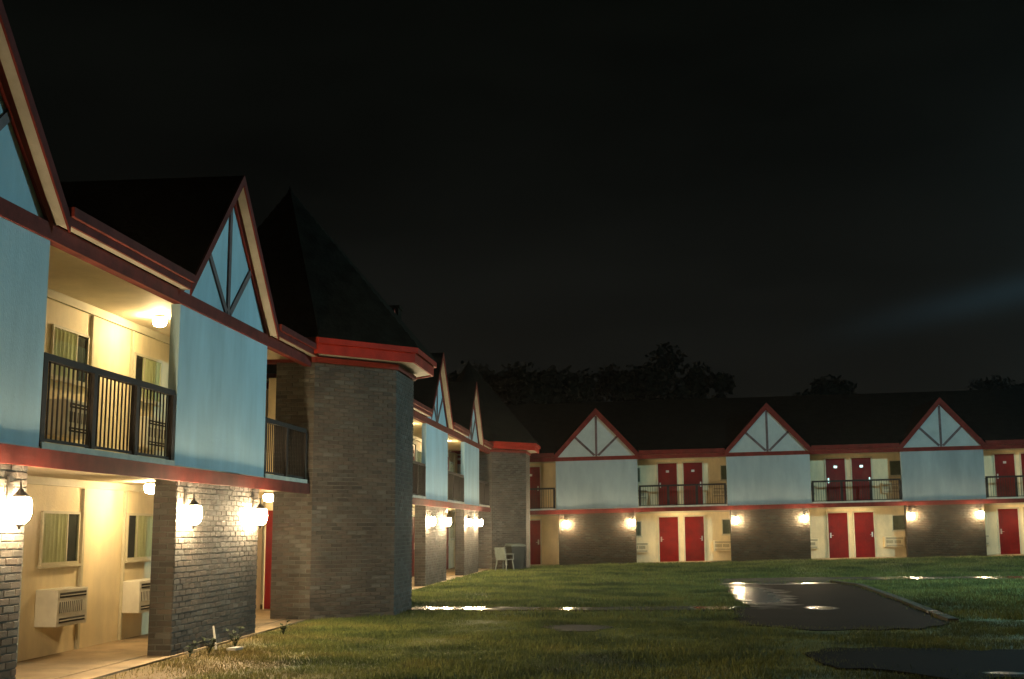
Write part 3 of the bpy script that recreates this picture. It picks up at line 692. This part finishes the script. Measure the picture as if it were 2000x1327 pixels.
# grass
def in_poly(x, y, poly):
    c = np.zeros(len(x), bool); j = len(poly) - 1
    for i in range(len(poly)):
        xi, yi = poly[i]; xj, yj = poly[j]
        c ^= ((yi > y) != (yj > y)) & (x < (xj - xi) * (y - yi) / (yj - yi + 1e-9) + xi); j = i
    return c
def grass(n, x0, x1, y0, y1, h0, h1, w, name):
    x = rng.uniform(x0, x1, n); y = rng.uniform(y0, y1, n)
    keep = np.ones(n, bool)
    for po in ([(2.15, 25.9), (2.3, 36.6), (5.5, 37.2), (6.1, 35), (5.4, 22.0), (4.6, 20.4), (2.6, 20.2), (1.7, 21.2), (1.75, 24.7)], [(-4.7, 24.35), (-1.0, 24.4), (1.72, 24.7), (2.12, 25.85), (-1.2, 25.25), (-4.7, 25.3)],
               [(2.35, 36.7), (2.35, 39.2), (5, 40.3), (18, 42), (18, 40.2), (6, 38.6), (5.5, 37.3)], [(2.0, 16.2), (2.6, 17.1), (5.2, 17.2), (14, 16.2), (14, 12.5), (5, 13.6), (3.2, 14.0), (2.2, 15.0)]):
        keep &= ~in_poly(x + rng.normal(0, .15, n), y + rng.normal(0, .36, n), po)
    for ty in (24.0, 51.2): keep &= ~((np.abs(x + 6.9) < 2.25) & (np.abs(y - ty) < 2.25) & (np.abs(x + 6.9) + np.abs(y - ty) < 3.15))
    keep &= ~(((x + 1.08) / .5) ** 2 + ((y - 20.3) / .8) ** 2 < rng.uniform(.35, 1.15, n))
    # thin out over the bare strip by the near wing
    bd = np.clip((-.2 - (x + .28 * y + .9 * np.sin(x * 1.9) * np.sin(y * 1.3) + .5 * np.sin(x * 4.3 + y * 3.1))) / 1.8, 0, 1); keep &= ~((y < 24) & (rng.random(n) < .85 * bd))
    x = x[keep]; y = y[keep]; n = len(x)
    z = np.array([gz(a, b) for a, b in zip(x, y)]) - .015
    th = rng.uniform(0, PI, n); clump = .55 + .9 * (0.5 + 0.5 * np.sin(x * 2.3 + np.sin(y * 1.7) * 2) * np.sin(y * 1.9 + np.cos(x * 1.3) * 2))
    h = rng.uniform(h0, h1, n) * clump; lx = rng.normal(0, .35, n) * h; ly = rng.normal(0, .35, n) * h
    V = np.empty((n, 3, 3)); V[:, 0] = np.c_[x - w * np.cos(th), y - w * np.sin(th), z]; V[:, 1] = np.c_[x + w * np.cos(th), y + w * np.sin(th), z]
    V[:, 2] = np.c_[x + lx, y + ly, z + h + .015]
    me = bpy.data.meshes.new(name); me.vertices.add(3 * n); me.vertices.foreach_set('co', V.reshape(-1))
    me.loops.add(3 * n); me.loops.foreach_set('vertex_index', np.arange(3 * n, dtype=np.int32)); me.polygons.add(n)
    me.polygons.foreach_set('loop_start', np.arange(0, 3 * n, 3, dtype=np.int32)); me.polygons.foreach_set('loop_total', np.full(n, 3, dtype=np.int32))
    me.update(calc_edges=True); me.materials.append(M['blades'])
    o = bpy.data.objects.new(name, me); C.objects.link(o); return tag(o, 'short uneven green grass of the courtyard lawn', 'grass', kind='stuff')
grass(300000, -6.0, 6.5, 10.5, 22.5, .02, .055, .006, 'grass')
grass(200000, -6.0, 14, 22.5, 36, .04, .085, .010, 'grass')
grass(160000, -6.0, 20, 36, 54.3, .05, .10, .014, 'grass')

# weeds and litter at the foot of the near brick screen
def weed(x, y, h, n, label):
    r = empty('weed', Matrix.Translation((x, y, -.01)), label, 'plant', 'weeds by the near brick screen')
    st = MB(); lf = MB()
    for k in range(n):
        a = random.uniform(0, 2 * PI); ln = h * random.uniform(.6, 1.1); tip = Vector((math.cos(a) * ln * .45, math.sin(a) * ln * .45, ln))
        st.tube((0, 0, 0), tip, .006, .003, 4)
        for j in range(7):
            p = tip * random.uniform(.3, 1.0); b_ = random.uniform(0, 2 * PI); d_ = Vector((math.cos(b_), math.sin(b_), random.uniform(-.1, .5))) * .09
            s_ = Vector((-d_.y, d_.x, 0)).normalized() * .025
            lf.add([p, p + d_ * .5 + s_, p + d_, p + d_ * .5 - s_], [(0, 1, 2, 3)])
    st.build('stem', 'weed', r); lf.build('leaves', 'weed', r)
weed(-5.75, 16.0, .22, 6, 'low weed left of the pale stick by the brick screen')
weed(-5.7, 16.9, .26, 7, 'bushy weed right of the pale stick by the brick screen')
weed(-5.85, 15.55, .16, 5, 'smallest weed at the corner of the brick screen')
weed(-5.6, 18.9, .18, 6, 'weed in front of the step to the red door')
tag(MB().tube((-5.78, 16.35, 0), (-5.9, 16.55, .30), .018, .014, 6).build('stick', 'litter'), 'pale stick leaning against the foot of the near brick screen', 'stick')
tag(MB().prism([(-5.55, 16.1), (-5.42, 16.08), (-5.38, 16.3), (-5.5, 16.36)], 'z', .02, .05).build('paper_scrap', 'litter'), 'crumpled pale scrap lying in the grass by the weeds', 'litter')

# pale plastic chair and dark bin by the far tower
r = empty('plastic_chair', Matrix.Translation((-5.3, 47.6, -.02)) @ Matrix.Rotation(2.6, 4, 'Z'), 'pale grey plastic chair beside the dark bin by the far tower', 'chair')
MB().box(-.26, .26, -.24, .24, .40, .44).build('seat', 'plastic', r, bevel=.01)
MB().prism([(.20, .45), (.26, .45), (.36, .88), (.30, .90)], 'u', -.24, .24).build('backrest', 'plastic', r)
for sx_ in (-1, 1):
    for sy_ in (-1, 1): MB().tube((sx_ * .22, sy_ * .2, .40), (sx_ * .27, sy_ * .25, 0), .025).build('leg', 'plastic', r)
    MB().box(sx_ * .27 - .03, sx_ * .27 + .03, -.22, .26, .62, .65).tube((sx_ * .27, -.2, .44), (sx_ * .27, -.2, .62), .02).build('armrest', 'plastic', r)
r = empty('wheeled_bin', Matrix.Translation((-4.95, 48.3, -.02)) @ Matrix.Rotation(.5, 4, 'Z'), 'black wheeled bin with grey lid against the far tower', 'bin')
b = MB(); b.add([(-.22, -.25, .05), (.22, -.25, .05), (.22, .2, .05), (-.22, .2, .05), (-.29, -.32, .92), (.29, -.32, .92), (.29, .3, .92), (-.29, .3, .92)], [(0, 3, 2, 1), (4, 5, 6, 7), (0, 1, 5, 4), (1, 2, 6, 5), (2, 3, 7, 6), (3, 0, 4, 7)])
b.build('bin_body', 'black_plastic', r)
MB().prism([(-.35, .925), (-.30, .99), (.30, 1.04), (.36, .93)], 'u', -.31, .31).build('lid', 'plastic', r, bevel=.01)
for sx_ in (-1, 1):
    w_ = MB()
    w_.tube((sx_ * .25, .24, .10), (sx_ * .30, .24, .10), .10, .10, 14).build('wheel', 'black_plastic', r)

# ------------------------------------------------------------------ trees beyond the motel
def tree(x, y, H, R, label, lobes=16, n=2600, seed=0):
    H *= 1.07; R *= 1.15
    rg = np.random.default_rng(seed + 11)
    root = empty('tree', Matrix.Translation((x, y, -.3)), label, 'tree', 'dark trees beyond the motel')
    t_ = MB(); t_.tube((0, 0, 0), (.2, .1, H * .5), .38, .2, 8)
    cs = []
    for k in range(lobes):
        a = rg.uniform(0, 2 * PI); rr = R * math.sqrt(rg.uniform(0, .75)); hh = rg.uniform(.30, .88)
        rr *= (1.05 - abs(hh - .55) * 1.1)
        if k < 4: rr *= .25; hh = (.84, .70, .55, .40)[k]
        c = Vector((rr * math.cos(a), rr * math.sin(a), H * hh)); cs.append((c, R * (rg.uniform(.26, .44) if k > 3 else (.34, .5, .55, .5)[k])))
        t_.tube((.2 * .6, .1 * .6, H * min(.45, hh * .6)), c, .10, .03, 5)
    t_.build('trunk', 'bark', root)
    cen = np.array([c[0] for c in cs]); rad = np.array([c[1] for c in cs]); idx = rg.integers(0, lobes, n)
    d_ = rg.normal(size=(n, 3)); d_ /= np.linalg.norm(d_, axis=1)[:, None]
    p = cen[idx] + d_ * (rad[idx] * rg.uniform(.45, 1.08, n))[:, None]
    a1 = rg.normal(size=(n, 3)); a1 /= np.linalg.norm(a1, axis=1)[:, None]; a2 = np.cross(a1, d_); a2 /= np.linalg.norm(a2, axis=1)[:, None] + 1e-9
    s = rg.uniform(.12, .30, n)[:, None]
    V = np.stack([p - a1 * s, p + a2 * s * .6, p + a1 * s, p - a2 * s * .6], 1).reshape(-1, 3)
    me = bpy.data.meshes.new('crown'); me.from_pydata(V.tolist(), [], [(4 * i, 4 * i + 1, 4 * i + 2, 4 * i + 3) for i in range(n)]); me.materials.append(M['leaf'])
    o = bpy.data.objects.new('crown', me); C.objects.link(o); o.parent = root
tr = [(-17.5, 88, 13.4, 3.6, 'dark tree just right of the near tower roof'), (-13.2, 84, 12.8, 3.4, 'broad dark tree above the far left gables'), (-9.6, 88, 13.6, 3.6, 'leafy tree over the far brick tower'),
      (-6.4, 83, 12.6, 3.2, 'rounded tree right of the far brick tower'), (-3.4, 88, 13.4, 3.2, 'tree left of the tallest crown'), (-.6, 84, 12.8, 3.0, 'tree leaning against the left of the tallest crown'),
      (1.9, 86, 15.0, 3.6, 'tallest dark tree crown on the skyline'), (4.4, 84, 12.8, 2.6, 'sloping tree right of the tallest crown'), (6.6, 86, 10.8, 2.4, 'low tree behind the middle gable'),
      (10.3, 84, 10.9, 2.2, 'small bush-like tree left of the lone round crown'), (12.9, 85, 12.3, 2.9, 'lone round tree crown right of the middle gable'), (17.0, 86, 11.0, 1.9, 'small tree on the skyline before the last gable'),
      (21.0, 88, 10.7, 2.4, 'low tree hidden behind the last gable'), (25.2, 85, 12.0, 3.2, 'dark tree at the right edge of the skyline'), (29.5, 88, 12.2, 3.4, 'outermost tree beyond the right edge')]
for i, (x, y, H, R_, lb) in enumerate(tr): tree(x, y, H, R_, lb, lobes=22 if R_ > 3 else 14, n=7500 if R_ > 3 else 4200, seed=i)
# a far-off wood that closes the gaps low down
fo = rng.uniform(0, 1, (26000, 3)); P_ = np.c_[fo[:, 0] * 110 - 50, 95 + fo[:, 1] * 12, fo[:, 2] ** .7 * 11.5]
P_[:, 2] *= .82 + .18 * np.sin(P_[:, 0] * .45) * np.cos(P_[:, 0] * .17)
D1 = rng.normal(size=P_.shape); D1 /= np.linalg.norm(D1, axis=1)[:, None]; D2 = rng.normal(size=P_.shape); D2 /= np.linalg.norm(D2, axis=1)[:, None]
V = np.stack([P_ - D1 * .4, P_ + D2 * .35, P_ + D1 * .4, P_ - D2 * .35], 1).reshape(-1, 3)
me = bpy.data.meshes.new('wood'); me.from_pydata(V.tolist(), [], [(4 * i, 4 * i + 1, 4 * i + 2, 4 * i + 3) for i in range(len(P_))]); me.materials.append(M['leaf'])
o = bpy.data.objects.new('distant_wood', me); C.objects.link(o); tag(o, 'black mass of low trees behind the motel roofs', 'wood', kind='stuff')

# ------------------------------------------------------------------ floodlight pole (stands right of the frame)
r = empty('floodlight_pole', Matrix.Translation(POLE), 'tall galvanised pole with a cold floodlight at the right of the courtyard', 'lamp post')
MB().lathe([(.16, -.1), (.16, .05), (.10, .1), (.06, POLE_H)], n=12).build('pole', 'steel', r)
aim = (Vector((-1.5, 33, 2.0)) - (POLE + Vector((0, 0, POLE_H)))).normalized()
hd = aim.to_track_quat('-Z', 'Y').to_matrix().to_4x4()
hb = MB().box(-.3, .3, -.22, .22, .03, .22).box(-.3, .3, -.22, -.2, -.06, .029).box(-.3, .3, .2, .22, -.06, .029).build('lamp_head', 'metal', r); hb.matrix_local = Matrix.Translation((0, 0, POLE_H + .15)) @ hd
le = MB().box(-.26, .26, -.18, .18, .012, .025).build('lens', mat('flood_lens', (.8, .9, 1), .3, 0, emit=FLOOD_COL, estr=40), hb)
ld = bpy.data.lights.new('floodlight', 'SPOT'); ld.energy = FLOOD_W; ld.color = FLOOD_COL; ld.spot_size = math.radians(172); ld.spot_blend = .15; ld.shadow_soft_size = .14
lo = bpy.data.objects.new('floodlight_lamp', ld); C.objects.link(lo); lo.parent = r
lo.matrix_local = Matrix.Translation(Vector((0, 0, POLE_H + .15)) + aim * .16) @ hd

# ------------------------------------------------------------------ thin scattering volume added to imitate lens bloom round the lamps
b = MB().box(-56, 56, -20, 112, -1.3, 18.0).build('haze', 'dark'); b.data.materials.clear()  # added scattering box, stands in for lens bloom
m = bpy.data.materials.new('haze_air'); m.use_nodes = True; t = m.node_tree; t.nodes.remove(t.nodes['Principled BSDF'])  # volume material of the added bloom box
pv = t.nodes.new('ShaderNodeVolumePrincipled'); pv.inputs['Density'].default_value = .00024; pv.inputs['Anisotropy'].default_value = .94; pv.inputs['Color'].default_value = (.9, .9, .88, 1)
t.links.new(pv.outputs[0], t.nodes['Material Output'].inputs['Volume']); b.data.materials.append(m); tag(b, kind='stuff')
